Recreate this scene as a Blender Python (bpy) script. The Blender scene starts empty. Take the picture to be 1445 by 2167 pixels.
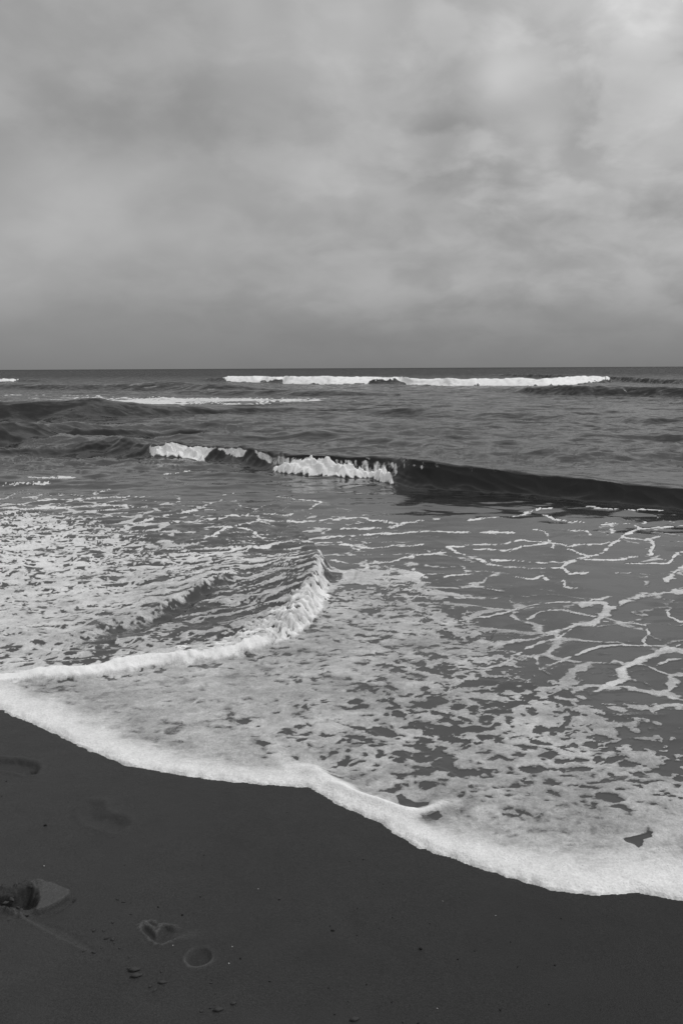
import bpy, math
import numpy as np
from mathutils import Matrix, Vector

# ------------------------------------------------------------------ camera
SW, SH = 1445.0, 2167.0          # size of the photograph, used to lay out bearings
FPX = 1876.0                     # focal length in photograph pixels
CAM_H = 1.55
ROLL = math.radians(0.28)
PITCH = math.atan((SH / 2 - 778.5) / FPX)
scn = bpy.context.scene
fwd = np.array([0, math.cos(PITCH), -math.sin(PITCH)])
up0 = np.array([0, math.sin(PITCH), math.cos(PITCH)])
rt0 = np.array([1.0, 0, 0])
up = math.cos(ROLL) * up0 + math.sin(ROLL) * rt0
rt = math.cos(ROLL) * rt0 - math.sin(ROLL) * up0
cam_d = bpy.data.cameras.new('camera')
cam = bpy.data.objects.new('camera', cam_d)
scn.collection.objects.link(cam)
scn.camera = cam
cam.matrix_world = Matrix(((rt[0], up[0], -fwd[0], 0), (rt[1], up[1], -fwd[1], 0), (rt[2], up[2], -fwd[2], CAM_H), (0, 0, 0, 1)))
cam_d.sensor_fit = 'VERTICAL'
cam_d.sensor_height = 36.0
cam_d.lens = 36.0 * FPX / SH
cam_d.clip_start = 0.05
cam_d.clip_end = 30000
scn.view_settings.view_transform = 'Standard'
scn.view_settings.look = 'None'
scn.view_settings.exposure = 0.0
scn.view_settings.gamma = 1.0
scn.view_settings.use_curve_mapping = False

def ray(px, py):
    v = fwd[:, None] * FPX + rt[:, None] * (np.atleast_1d(px) - SW / 2) - up[:, None] * (np.atleast_1d(py) - SH / 2)
    return v / np.linalg.norm(v, axis=0)

def at(px, py, z=0.0):
    """ground point seen along a bearing of the photograph"""
    v = ray(px, py)
    k = (z - CAM_H) / v[2]
    return v[0] * k, v[1] * k

def proj(X, Y, Z=0.0):
    """bearing (photograph pixels) of a world point"""
    zc = Z - CAM_H
    dep = Y * fwd[1] + zc * fwd[2]
    return (SW / 2 + FPX * (X * rt[0] + Y * rt[1] + zc * rt[2]) / dep,
            SH / 2 - FPX * (X * up[0] + Y * up[1] + zc * up[2]) / dep)

# ------------------------------------------------------------------ light
SUN_EL, SUN_AZ = math.radians(47), math.radians(82)      # behind the cloud, high on the right
world = bpy.data.worlds.new('World')
scn.world = world
world.use_nodes = True
nt = world.node_tree
nt.nodes.clear()

class G:
    """small node graph helper"""
    def __init__(self, tree): self.t = tree
    def n(self, kind, **kw):
        nd = self.t.nodes.new(kind)
        for k, v in kw.items(): setattr(nd, k, v)
        return nd
    def put(self, sock, v):
        if isinstance(v, (int, float)): sock.default_value = v
        elif isinstance(v, tuple): sock.default_value = v
        else: self.t.links.new(v, sock)
    def m(self, op, a, b=None, c=None, clamp=False):
        nd = self.n('ShaderNodeMath', operation=op, use_clamp=clamp)
        self.put(nd.inputs[0], a)
        if b is not None: self.put(nd.inputs[1], b)
        if c is not None: self.put(nd.inputs[2], c)
        return nd.outputs[0]
    def vm(self, op, a, b=None):
        nd = self.n('ShaderNodeVectorMath', operation=op)
        self.put(nd.inputs[0], a)
        if b is not None: self.put(nd.inputs[1], b)
        return nd.outputs['Value'] if op in ('DOT_PRODUCT', 'LENGTH', 'DISTANCE') else nd.outputs[0]
    def noise(self, vec, scale, detail=4, rough=0.5, dist=0.0):
        nd = self.n('ShaderNodeTexNoise')
        self.put(nd.inputs['Vector'], vec)
        nd.inputs['Scale'].default_value = scale
        nd.inputs['Detail'].default_value = detail
        nd.inputs['Roughness'].default_value = rough
        nd.inputs['Distortion'].default_value = dist
        return nd.outputs[0]
    def rng(self, v, a, b, c, d, smooth=False):
        nd = self.n('ShaderNodeMapRange', interpolation_type='SMOOTHSTEP' if smooth else 'LINEAR')
        self.put(nd.inputs[0], v)
        for i, x in enumerate((a, b, c, d)): self.put(nd.inputs[1 + i], x)
        return nd.outputs[0]

def lin(s): return s / 12.92 if s <= 0.04045 else ((s + 0.055) / 1.055) ** 2.4

g = G(nt)
tc = g.n('ShaderNodeTexCoord')
D = g.vm('NORMALIZE', tc.outputs['Generated'])
sep = g.n('ShaderNodeSeparateXYZ'); nt.links.new(D, sep.inputs[0])
dz = g.m('MAXIMUM', sep.outputs[2], 0.0)
# overcast brightness with elevation
ramp = g.n('ShaderNodeValToRGB')
nt.links.new(dz, ramp.inputs[0])
stops = [(0.0, lin(.490)), (0.040, lin(.545)), (0.085, lin(.615)), (0.135, lin(.650)), (0.22, lin(.650)), (0.36, lin(.680)), (0.6, .58), (1.0, .78)]
el = ramp.color_ramp.elements
while len(el) < len(stops): el.new(0.5)
for e, (p, v) in zip(el, stops):
    e.position = p; e.color = (v, v, v, 1)
base = g.n('ShaderNodeSeparateColor'); nt.links.new(ramp.outputs[0], base.inputs[0])
base = base.outputs[0]
# cloud sheet seen in perspective
inv = g.m('DIVIDE', 1.0, g.m('ADD', dz, 0.42))
cv = g.n('ShaderNodeCombineXYZ')
nt.links.new(g.m('MULTIPLY', sep.outputs[0], inv), cv.inputs[0])
nt.links.new(g.m('MULTIPLY', sep.outputs[1], inv), cv.inputs[1])
cv.inputs[2].default_value = 3.7
big = g.noise(cv.outputs[0], 2.6, 4, 0.45, 0.3)
mid = g.noise(cv.outputs[0], 7.5, 6, 0.52, 0.25)
soft = g.noise(cv.outputs[0], 5.0, 2, 0.5, 0.0)
lump = g.rng(big, .28, .72, -0.13, 0.13, True)
east = g.rng(sep.outputs[0], -.30, .25, .35, 1.0, True)
wisp = g.m('MULTIPLY', g.rng(mid, .32, .70, -0.14, 0.17, True), east)
fade = g.rng(dz, 0.0, 0.10, 0.12, 1.0, True)
cl = g.m('MULTIPLY', g.m('ADD', lump, wisp), fade)
brk_ = g.noise(cv.outputs[0], 6.4, 6, .50, .25)
east2 = g.m('MULTIPLY', g.rng(sep.outputs[0], -.16, .20, 0.0, 1.0, True), g.rng(dz, .09, .2, 0.0, 1.0, True))
cl = g.m('ADD', cl, g.m('MULTIPLY', g.rng(brk_, .46, .62, -.08, .17, True), east2))
tot = cl
# thinner and thicker places in the cloud cover: (bearing x, y, angular radius, strength)
for (bx, by, rx, ry, s) in [
        (1050, 150, 48, 55, .24), (1105, 180, 60, 45, .18), (1145, 270, 45, 70, .14), (1385, 5, 90, 50, .34), (1260, 120, 300, 240, .17), (1420, 120, 80, 60, .12), (760, 60, 120, 80, .22), (510, 10, 50, 60, .14), (1150, 300, 60, 60, .12), (1310, 350, 90, 50, .16),
        (770, 310, 110, 90, .08), (200, 420, 330, 90, .09), (600, 510, 300, 90, .09), (980, 560, 200, 80, .06), (1400, 250, 80, 60, .12),
        (40, 100, 420, 170, -.07), (880, 130, 120, 150, -.08), (400, 250, 300, 90, -.04), (1290, 430, 140, 40, -.10), (860, 520, 60, 60, -.05), (1280, 235, 90, 50, -.10),
        (1380, 670, 200, 20, .07), (900, 310, 120, 50, -.06), (700, 700, 300, 50, -.05), (200, 690, 300, 60, .04)]:
    v = ray(bx, by)[:, 0]
    side = np.cross(v, [0, 0, 1]); side /= np.linalg.norm(side)
    vert = np.cross(side, v)
    wob = g.m('MULTIPLY', g.m('ADD', g.m('SUBTRACT', mid, 0.5), g.m('SUBTRACT', soft, 0.5)), 2.6)
    a = g.m('MULTIPLY', g.vm('DOT_PRODUCT', D, tuple(side)), FPX / rx)
    b = g.m('MULTIPLY', g.vm('DOT_PRODUCT', D, tuple(vert)), FPX / ry)
    q = g.m('ADD', g.m('MULTIPLY', a, a), g.m('MULTIPLY', b, b))
    front = g.m('GREATER_THAN', g.vm('DOT_PRODUCT', D, tuple(v)), 0.0)
    e = g.m('MULTIPLY', g.m('MINIMUM', g.m('EXPONENT', g.m('MULTIPLY', g.m('ADD', q, wob), -1.0)), 1.15), front)
    tot = g.m('ADD', tot, g.m('MULTIPLY', e, s))
grey = g.m('MULTIPLY', base, g.m('MAXIMUM', g.m('ADD', tot, 1.0), 0.3))
sky = g.n('ShaderNodeTexSky', sky_type='NISHITA', sun_disc=False)
sky.sun_elevation = SUN_EL
sky.sun_rotation = SUN_AZ
bw = g.n('ShaderNodeRGBToBW'); nt.links.new(sky.outputs[0], bw.inputs[0])
# the blue sky is all but hidden by the cloud
val = g.m('ADD', g.m('MULTIPLY', grey, 9.6), g.m('MULTIPLY', bw.outputs[0], 0.03))
bg = g.n('ShaderNodeBackground'); bg.inputs['Strength'].default_value = 0.1
nt.links.new(val, bg.inputs['Color'])
wo = g.n('ShaderNodeOutputWorld'); nt.links.new(bg.outputs[0], wo.inputs[0])
world.cycles.sampling_method = 'MANUAL'
world.cycles.sample_map_resolution = 512

sun_d = bpy.data.lights.new('sun', 'SUN')
sun_d.energy = 1.3
sun_d.angle = math.radians(35)
sun = bpy.data.objects.new('sun', sun_d)
scn.collection.objects.link(sun)
sd = Vector((math.sin(SUN_AZ) * math.cos(SUN_EL), math.cos(SUN_AZ) * math.cos(SUN_EL), math.sin(SUN_EL)))
sun.rotation_euler = sd.to_track_quat('Z', 'Y').to_euler()

# ------------------------------------------------------------------ numpy noise
_rs = np.random.RandomState(11)
PERM = np.tile(_rs.permutation(256), 2).astype(np.int32)
ANG = _rs.rand(256) * 2 * np.pi
GX, GY = np.cos(ANG).astype(np.float32), np.sin(ANG).astype(np.float32)

def perlin(x, y, seed=0):
    x = np.asarray(x, np.float32) + np.float32(seed * 17.31); y = np.asarray(y, np.float32) - np.float32(seed * 9.73)
    xi = np.floor(x); yi = np.floor(y)
    fx = x - xi; fy = y - yi
    xi = xi.astype(np.int32) & 255; yi = yi.astype(np.int32) & 255
    u = fx * fx * fx * (fx * (fx * 6 - 15) + 10); v = fy * fy * fy * (fy * (fy * 6 - 15) + 10)
    x1 = (xi + 1) & 255; y1 = (yi + 1) & 255
    def gr(a, b, dx, dy):
        h = PERM[PERM[a] + b]
        return GX[h] * dx + GY[h] * dy
    n = (gr(xi, yi, fx, fy) * (1 - u) + gr(x1, yi, fx - 1, fy) * u) * (1 - v) + (gr(xi, y1, fx, fy - 1) * (1 - u) + gr(x1, y1, fx - 1, fy - 1) * u) * v
    return n * 1.5

def fbm(x, y, oct=4, seed=0, gain=0.5):
    s = 0; a = 1; t = 0
    for i in range(oct):
        s = s + a * perlin(x * 2 ** i, y * 2 ** i, seed + i * 3.1); t += a; a *= gain
    return s / t

def worley(x, y, seed=0):
    """F1, F2, random of nearest cell"""
    x = np.asarray(x, np.float32); y = np.asarray(y, np.float32)
    xi = np.floor(x).astype(np.int32); yi = np.floor(y).astype(np.int32)
    f1 = np.full(x.shape, 9, np.float32); f2 = f1.copy(); rid = np.zeros(x.shape, np.float32)
    rs = np.random.RandomState(100 + seed)
    jx = rs.rand(256).astype(np.float32); jy = rs.rand(256).astype(np.float32); jr = rs.rand(256).astype(np.float32)
    for dx in (-1, 0, 1):
        for dy in (-1, 0, 1):
            cx = xi + dx; cy = yi + dy
            h = PERM[PERM[cx & 255] + (cy & 255)]
            d = np.hypot(cx + jx[h] - x, cy + jy[h] - y)
            near = d < f1
            f2 = np.where(near, f1, np.minimum(f2, d))
            rid = np.where(near, jr[h], rid)
            f1 = np.where(near, d, f1)
    return f1, f2, rid

def sst(a, b, x):
    t = np.clip((x - a) / (b - a), 0, 1)
    return t * t * (3 - 2 * t)

def rank(v):
    s = np.sort(v.ravel()[::37])
    return np.interp(v, s, np.linspace(0, 1, len(s))).astype(np.float32)

def smooth_curve(xs, ys, n=400, k=5):
    X = np.linspace(xs[0], xs[-1], n); Y = np.interp(X, xs, ys)
    for _ in range(k):
        P = np.pad(Y, 1, mode='edge'); Y = (P[:-2] + 2 * P[1:-1] + P[2:]) / 4
    return X, Y

# ------------------------------------------------------------------ plan of the shore
SHORE = [(0, 1503), (60, 1525), (130, 1562), (180, 1580), (230, 1605), (300, 1625), (380, 1640), (450, 1650), (520, 1655), (600, 1662),
         (660, 1668), (690, 1686), (740, 1712), (790, 1735), (830, 1758), (900, 1795), (960, 1815), (1020, 1840), (1080, 1860), (1150, 1878),
         (1220, 1888), (1290, 1893), (1340, 1890), (1400, 1900), (1445, 1908)]
_a = np.array(SHORE, float)
_x, _y = at(_a[:, 0], _a[:, 1])
SHX = np.concatenate([[-400, -30, -8, -4, -2.4], _x, [1.5, 2.5, 5, 12, 40, 400]])
SHY = np.concatenate([[60, 10, 5.6, 5.0, 4.5], _y, [2.28, 2.1, 2.3, 2.9, 5, 30]])

def shore_y(X):
    return np.interp(X, SHX, SHY)

_gx = np.linspace(-8, 8, 3201); _gs = shore_y(_gx)
for _ in range(12):
    _p = np.pad(_gs, 1, mode='edge'); _gs = (_p[:-2] + 2 * _p[1:-1] + _p[2:]) / 4
_gc = 1 / np.sqrt(1 + np.gradient(_gs, _gx) ** 2)
def shore_d(X, Y):
    """metres seaward of the foam's edge (negative on the sand)"""
    inn = np.abs(X) < 7.9
    ys = np.where(inn, np.interp(X, _gx, _gs), shore_y(X))
    c = np.where(inn, np.interp(X, _gx, _gc), 0.97)
    return (Y - ys) * c

# ------------------------------------------------------------------ the waves
class Wave:
    """toe line and crest rows as bearings: x, toe row, crest row, whitewater 0..1; front = run of the face per metre of height, back = run of the back"""
    def __init__(s, pts, front, back, hollow=1.6, jag=0.0, seed=0, vary=.12):
        a = np.array([p[:4] for p in pts], float)
        X, Y = at(a[:, 0], a[:, 1])
        A = np.zeros(len(a)); W = np.full(len(a), .3)
        for i in range(len(a)):
            for _ in range(12):
                yc = Y[i] + W[i]; vx = ray(a[i, 0], a[i, 2])[:, 0]
                A[i] = max(0.0, CAM_H + vx[2] * yc / vx[1]); W[i] = max(.08, front * A[i])
        o = np.argsort(X); fac = np.array([p[4] if len(p) > 4 else 1 for p in pts], float)
        s.X, s.Y = smooth_curve(X[o], Y[o]); _, s.A = smooth_curve(X[o], A[o]); _, s.F = smooth_curve(X[o], a[o, 3], k=1)
        s.A[0] = s.A[-1] = 0
        s.A = s.A * (1 + vary * fbm(s.X * 1.6 / (1 + s.Y * .05), s.Y * 0 + seed, 3, seed + 5))
        s.W = np.maximum(.08, front * s.A * smooth_curve(X[o], fac[o])[1]); s.cos = 1 / np.sqrt(1 + np.gradient(s.Y, s.X) ** 2)
        s.back, s.hollow, s.jag, s.seed = back, hollow, jag, seed
    def local(s, X, Y):
        ys = np.interp(X, s.X, s.Y); A = np.interp(X, s.X, s.A, 0, 0); W = np.interp(X, s.X, s.W)
        if s.jag: ys = ys + s.jag * fbm(X * .35 + 3, Y * 0 + s.seed, 3, s.seed)
        d = (Y - ys) * np.interp(X, s.X, s.cos)
        return d, A, W
    def height(s, X, Y):
        d, A, W = s.local(X, Y)
        t = np.clip(d / W, 0, 1)
        face = np.where(t < 1, (t ** s.hollow) * (1 - .0) , 1)
        face = np.where(t > .86, face, face)
        e = np.clip((d - W) / s.back, 0, 8)
        h = np.where(d < W, face, np.exp(-e * e * 1.2))
        h = h - .07 * np.exp(-((d - W) / (.16 * W)) ** 2)      # crest rounded over
        # a small dip runs ahead of the toe
        dip = -0.10 * np.exp(-((d + .15 * W) / (0.9 * W)) ** 2) * (d < W)
        return A * (h + dip)
    def foam(s, X): return np.interp(X, s.X, s.F, 0, 0)

W_MID = Wave([(-40, 962, 961, 0, 5), (110, 958, 942, 0, 5), (200, 958, 934, 0, 4), (290, 966, 935, .0, 2.2), (312, 968, 936, 0, 1.5), (324, 968, 935, .85), (350, 969, 936, 1), (390, 970, 938, .95), (425, 973, 943, .85), (445, 976, 946, .5), (465, 979, 948, .25),
              (500, 985, 952, .38), (530, 990, 957, .15), (560, 996, 962, .40), (580, 1001, 966, .8), (600, 1005, 968, 1), (640, 1007, 970, 1), (700, 1010, 972, 1), (780, 1012, 975, .97),
              (815, 1018, 977, .70), (840, 1024, 978, .40), (870, 1030, 979, .12), (900, 1034, 980, .0), (920, 1035, 981, 0), (1000, 1039, 988, 0), (1150, 1049, 1003, 0), (1300, 1064, 1018, 0), (1445, 1078, 1034, 0), (1700, 1110, 1070, 0), (2200, 1150, 1149, 0)],
             1.0, 1.3, 2.0)
W_FAR = Wave([(400, 806, 805, 0), (470, 807, 798, 0), (487, 807, 795, 1), (545, 808, 796, 1), (560, 809, 797, .5), (590, 810, 797, .45), (600, 811, 795, 1), (700, 812, 797, 1), (780, 811, 798, .9),
              (800, 811, 798, .4), (845, 811, 798, .4), (865, 813, 798, .9), (950, 815, 799, 1), (1030, 815, 798, .95), (1100, 815, 798, 1), (1160, 815, 799, .95), (1200, 814, 798, .9), (1250, 811, 797, .8), (1290, 808, 796, .5), (1306, 808, 796, 0),
              (1400, 812, 800, 0), (1600, 816, 810, 0)], 2.2, 6.0, 1.1, vary=.30)
W_FARL = Wave([(-250, 806, 800, 1), (-60, 807, 801, 1), (25, 807, 801, 1), (40, 807, 802, 0), (90, 808, 806, 0)], 2.0, 5.0)
W_RIGHT = Wave([(1060, 832, 830, 0), (1130, 836, 822, 0), (1220, 838, 817, 0), (1330, 838, 816, 0), (1445, 840, 820, 0), (1800, 846, 832, 0)], 2.2, 4.0, 1.2, .5, 4)
W_LEFT = Wave([(-600, 905, 880, 0), (-150, 896, 858, 0), (0, 892, 854, 0), (100, 890, 855, 0), (185, 890, 849, 0), (250, 888, 858, 0), (340, 884, 864, 0), (450, 880, 868, 0), (700, 872, 866, 0), (900, 868, 866, 0)], 2.1, 3.0, 1.2, .35, 2)
W_LEFT2 = Wave([(-500, 960, 930, 0), (-100, 942, 896, 0), (0, 936, 893, 0), (60, 932, 897, 0), (140, 926, 905, 0), (300, 918, 908, 0), (480, 912, 910, 0)], 1.9, 1.6, 1.2, .15, 7)
W_SOFT = [Wave([(300, 832, 831, 0), (500, 836, 824, 0), (700, 838, 826, 0), (850, 838, 834, 0)], 4, 5, 1.2, .8, 12),
          Wave([(-300, 822, 812, 0), (150, 824, 814, 0), (330, 826, 808, 0), (430, 828, 812, 0), (600, 828, 825, 0)], 4, 6, 1.2, .8, 13),
          Wave([(650, 870, 868, 0), (900, 880, 866, 0), (1100, 884, 870, 0), (1300, 888, 878, 0), (1800, 892, 885, 0)], 6, 4, 1.2, .5, 14),
          Wave([(350, 925, 922, 0), (650, 930, 918, 0), (850, 940, 930, 0), (1000, 944, 942, 0)], 6, 2.5, 1.2, .25, 15)]
WAVES = [W_MID, W_FAR, W_FARL, W_RIGHT, W_LEFT, W_LEFT2] + W_SOFT

# the small bore running in from the left
BORE = [(-700, 1452), (-250, 1448), (0, 1447), (90, 1444), (180, 1441), (260, 1428), (330, 1416), (400, 1409), (470, 1402), (520, 1390), (575, 1371), (615, 1356), (650, 1330), (676, 1300), (692, 1268), (700, 1240), (704, 1212), (700, 1192), (680, 1170)]
_b = np.array(BORE, float)
BX, BY = at(_b[:, 0], _b[:, 1])
BH = np.array([.05, .05, .035, .035, .035, .04, .045, .05, .05, .05, .055, .065, .08, .11, .14, .165, .16, .11, .02])

def bore_local(X, Y):
    """distance behind the front (negative in front), arc parameter"""
    best = np.full(X.shape, 1e9, np.float32); sg = np.ones(X.shape, np.float32); par = np.zeros(X.shape, np.float32)
    for i in range(len(BX) - 1):
        ax, ay, bx, by = BX[i], BY[i], BX[i + 1], BY[i + 1]
        ex, ey = bx - ax, by - ay; L = ex * ex + ey * ey
        t = np.clip(((X - ax) * ex + (Y - ay) * ey) / L, 0, 1)
        dx = X - ax - t * ex; dy = Y - ay - t * ey
        d = dx * dx + dy * dy
        nr = d < best
        best = np.where(nr, d, best); par = np.where(nr, i + t, par)
        sg = np.where(nr, np.sign(ex * dy - ey * dx), sg)
    return np.sqrt(best) * sg, par

def bore_height(d, par):
    h = np.interp(par, np.arange(len(BH)), BH)
    rise = .045 + .5 * h
    f = np.where(d < rise, sst(0, 1, np.clip(d / rise, 0, 1)), np.exp(-np.clip((d - rise) / (.35 + 1.2 * h), 0, 9) ** 1.1))
    return h * f

RIDGE = [(-200, 1392), (60, 1378), (190, 1352), (260, 1330), (330, 1312), (400, 1280), (440, 1258), (475, 1244), (520, 1238)]
_r = np.array(RIDGE, float); RX, RY = at(_r[:, 0], _r[:, 1])
RH = np.array([.0, .01, .035, .045, .05, .06, .06, .04, 0])
RXs, RYs = smooth_curve(RX, RY, 200, 20)
def ridge_height(X, Y):
    d = (Y - np.interp(X, RXs, RYs)) * .9
    h = np.interp(X, RX, RH, 0, 0)
    return h * np.where(d < .12, sst(-.05, .12, d), np.exp(-np.clip((d - .12) / .5, 0, 9) ** 1.3)) - .35 * h * np.exp(-((d + .12) / .12) ** 2), d

def big_height(X, Y):
    z = 0
    for w in WAVES: z = z + w.height(X, Y)
    return z

# ------------------------------------------------------------------ mesh helpers
def nrm(a): return a / np.maximum(np.linalg.norm(a, axis=-1, keepdims=True), 1e-12)

def mesh_from(name, co, faces, attrs=None, normals=None, mat=None, smooth=True):
    me = bpy.data.meshes.new(name)
    nv, nf = len(co), len(faces); k = faces.shape[1]
    me.vertices.add(nv); me.vertices.foreach_set('co', np.ascontiguousarray(co, np.float32).ravel())
    me.loops.add(nf * k); me.loops.foreach_set('vertex_index', faces.astype(np.int32).ravel())
    me.polygons.add(nf); me.polygons.foreach_set('loop_start', np.arange(0, nf * k, k, dtype=np.int32))
    me.update(calc_edges=True)
    me.polygons.foreach_set('use_smooth', np.full(nf, smooth, bool))
    for an, av in (attrs or {}).items():
        at_ = me.attributes.new(an, 'FLOAT', 'POINT'); at_.data.foreach_set('value', np.ascontiguousarray(av, np.float32))
    if normals is not None: me.normals_split_custom_set_from_vertices(normals)
    if mat: me.materials.append(mat)
    return me

def link(name, me, parent=None, **props):
    o = bpy.data.objects.new(name, me); scn.collection.objects.link(o)
    if parent is not None: o.parent = parent
    for k, v in props.items(): o[k] = v
    return o

def grid_faces(nr, nc):
    i = np.arange(nr * nc).reshape(nr, nc)
    return np.stack([i[:-1, :-1], i[:-1, 1:], i[1:, 1:], i[1:, :-1]], -1).reshape(-1, 4)

def grid_normals(P):
    """P: rows x cols x 3"""
    du = np.gradient(P, axis=1); dv = np.gradient(P, axis=0)
    n = nrm(np.cross(du, dv)); n[n[..., 2] < 0] *= -1
    return n

# ------------------------------------------------------------------ materials
def new_mat(name):
    m = bpy.data.materials.new(name); m.use_nodes = True
    m.node_tree.nodes.clear()
    return m, G(m.node_tree)

def sand_material():
    m, g = new_mat('wet_sand'); t = m.node_tree
    tc = g.n('ShaderNodeTexCoord').outputs['Object']
    damp = g.noise(tc, 1.1, 4, .55, .4)
    grain = g.noise(tc, 420, 2, .7)
    mott = g.noise(tc, 9, 5, .6)
    c = g.m('MULTIPLY', g.rng(damp, .3, .7, .025, .031), g.rng(grain, .3, .7, .50, 1.6))
    c = g.m('MULTIPLY', c, g.rng(g.noise(tc, 150, 3, .75), .3, .7, .82, 1.18))
    c = g.m('MULTIPLY', c, g.rng(mott, .3, .7, .93, 1.08))
    c = g.m('MULTIPLY', c, g.m('ADD', 1.0, g.n('ShaderNodeAttribute', attribute_name='sand_fac').outputs['Fac']))  # drier pale parts, and the shade of hollows put in the colour
    sx_ = g.n('ShaderNodeSeparateXYZ'); t.links.new(tc, sx_.inputs[0])
    c = g.m('MULTIPLY', c, g.rng(g.m('SUBTRACT', sx_.outputs[0], g.m('MULTIPLY', damp, .8)), -1.6, .7, 1.38, .78))      # darker towards the right
    cc = g.n('ShaderNodeCombineColor')
    for i in range(3): t.links.new(c, cc.inputs[i])
    p = g.n('ShaderNodeBsdfPrincipled')
    t.links.new(cc.outputs[0], p.inputs['Base Color'])
    t.links.new(g.rng(damp, .3, .7, .50, .62), p.inputs['Roughness'])
    p.inputs['Specular IOR Level'].default_value = .16
    b = g.n('ShaderNodeBump'); b.inputs['Strength'].default_value = .6; b.inputs['Distance'].default_value = .003
    t.links.new(g.noise(tc, 260, 3, .7), b.inputs['Height'])
    b2 = g.n('ShaderNodeBump'); b2.inputs['Strength'].default_value = .25; b2.inputs['Distance'].default_value = .01
    t.links.new(g.noise(tc, 22, 4, .6), b2.inputs['Height'])
    t.links.new(b2.outputs[0], b.inputs['Normal'])
    t.links.new(b.outputs[0], p.inputs['Normal'])
    o = g.n('ShaderNodeOutputMaterial'); t.links.new(p.outputs[0], o.inputs[0])
    return m

def sea_material():
    m, g = new_mat('sea_water_and_foam'); t = m.node_tree
    tc = g.n('ShaderNodeTexCoord').outputs['Object']
    def attr(n): return g.n('ShaderNodeAttribute', attribute_name=n).outputs['Fac']
    foam, body, thin, chop = attr('foam'), attr('body'), attr('thin'), attr('chop')
    # water
    mp = g.n('ShaderNodeMapping'); t.links.new(tc, mp.inputs[0]); mp.inputs['Scale'].default_value = (.45, 1, 1)
    mp.inputs['Rotation'].default_value = (0, 0, math.radians(6))
    # slopes of the ripples, laid straight onto the surface normal so that they do not flatten with distance
    def slope(off):
        v = g.vm('ADD', mp.outputs[0], (off, off * .7, 0.0))
        return g.m('ADD', g.m('SUBTRACT', g.noise(v, 5, 3, .6, .3), .5), g.m('MULTIPLY', g.m('SUBTRACT', g.noise(v, 1.4, 2, .5, .2), .5), .8))
    sx = g.m('MULTIPLY', g.m('MULTIPLY', slope(31.7), .8), chop)
    sy = g.m('SUBTRACT', g.m('MULTIPLY', slope(3.1), chop), attr('lean'))
    cn = g.n('ShaderNodeCombineXYZ'); t.links.new(sx, cn.inputs[0]); t.links.new(sy, cn.inputs[1])
    geo = g.n('ShaderNodeNewGeometry')
    wn = g.vm('NORMALIZE', g.vm('ADD', geo.outputs['Normal'], cn.outputs[0]))
    w = g.n('ShaderNodeBsdfPrincipled')
    cc = g.n('ShaderNodeCombineColor')
    for i in range(3): t.links.new(body, cc.inputs[i])
    t.links.new(cc.outputs[0], w.inputs['Base Color'])
    w.inputs['Roughness'].default_value = .09
    w.inputs['IOR'].default_value = 1.333
    t.links.new(wn, w.inputs['Normal'])
    # foam
    fine = g.noise(tc, 85, 5, .68)
    med = g.noise(tc, 24, 4, .6, .4)
    vor = g.n('ShaderNodeTexVoronoi'); t.links.new(tc, vor.inputs[0]); vor.inputs['Scale'].default_value = 130
    cov = g.m('ADD', foam, g.m('ADD', g.m('MULTIPLY', g.m('SUBTRACT', fine, .5), .55), g.m('MULTIPLY', g.m('SUBTRACT', med, .5), .5)))
    cov = g.rng(cov, .28, .66, 0, 1, True)
    cov = g.m('MULTIPLY', cov, g.rng(g.m('ADD', thin, g.m('MULTIPLY', g.m('SUBTRACT', med, .5), .5)), .25, .75, .66, 1.0, True))
    tone = g.m('ADD', thin, g.m('MULTIPLY', g.m('SUBTRACT', med, .5), .32))
    tone = g.m('ADD', tone, g.m('MULTIPLY', g.m('SUBTRACT', fine, .5), .62))
    pit = g.rng(vor.outputs['Distance'], .02, .38, 1.0, 0.0, True)
    tone = g.m('SUBTRACT', tone, g.m('MULTIPLY', g.m('MULTIPLY', pit, .34), g.rng(med, .42, .62, 0, 1, True)))
    tone = g.rng(tone, 0, 1, .05, .92)
    fc = g.n('ShaderNodeCombineColor')
    for i in range(3): t.links.new(tone, fc.inputs[i])
    f = g.n('ShaderNodeBsdfPrincipled'); t.links.new(fc.outputs[0], f.inputs['Base Color'])
    f.inputs['Roughness'].default_value = .7; f.inputs['Specular IOR Level'].default_value = .15
    fb = g.n('ShaderNodeBump'); fb.inputs['Strength'].default_value = .55; fb.inputs['Distance'].default_value = .006
    t.links.new(g.m('ADD', fine, g.m('MULTIPLY', vor.outputs['Distance'], .5)), fb.inputs['Height'])
    t.links.new(fb.outputs[0], f.inputs['Normal'])
    mx = g.n('ShaderNodeMixShader'); t.links.new(cov, mx.inputs[0]); t.links.new(w.outputs[0], mx.inputs[1]); t.links.new(f.outputs[0], mx.inputs[2])
    o = g.n('ShaderNodeOutputMaterial'); t.links.new(mx.outputs[0], o.inputs[0])
    return m

def plain_material(name, v, rough=.7, var=.3, scale=300, bump=.3):
    m, g = new_mat(name); t = m.node_tree
    tc = g.n('ShaderNodeTexCoord').outputs['Object']
    c = g.rng(g.noise(tc, scale, 3, .6), .3, .7, v * (1 - var), v * (1 + var))
    cc = g.n('ShaderNodeCombineColor')
    for i in range(3): t.links.new(c, cc.inputs[i])
    p = g.n('ShaderNodeBsdfPrincipled'); t.links.new(cc.outputs[0], p.inputs['Base Color']); p.inputs['Roughness'].default_value = rough
    p.inputs['Specular IOR Level'].default_value = .25
    b = g.n('ShaderNodeBump'); b.inputs['Strength'].default_value = bump; b.inputs['Distance'].default_value = .001
    t.links.new(g.noise(tc, scale, 3, .6), b.inputs['Height']); t.links.new(b.outputs[0], p.inputs['Normal'])
    o = g.n('ShaderNodeOutputMaterial'); t.links.new(p.outputs[0], o.inputs[0])
    return m

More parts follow.
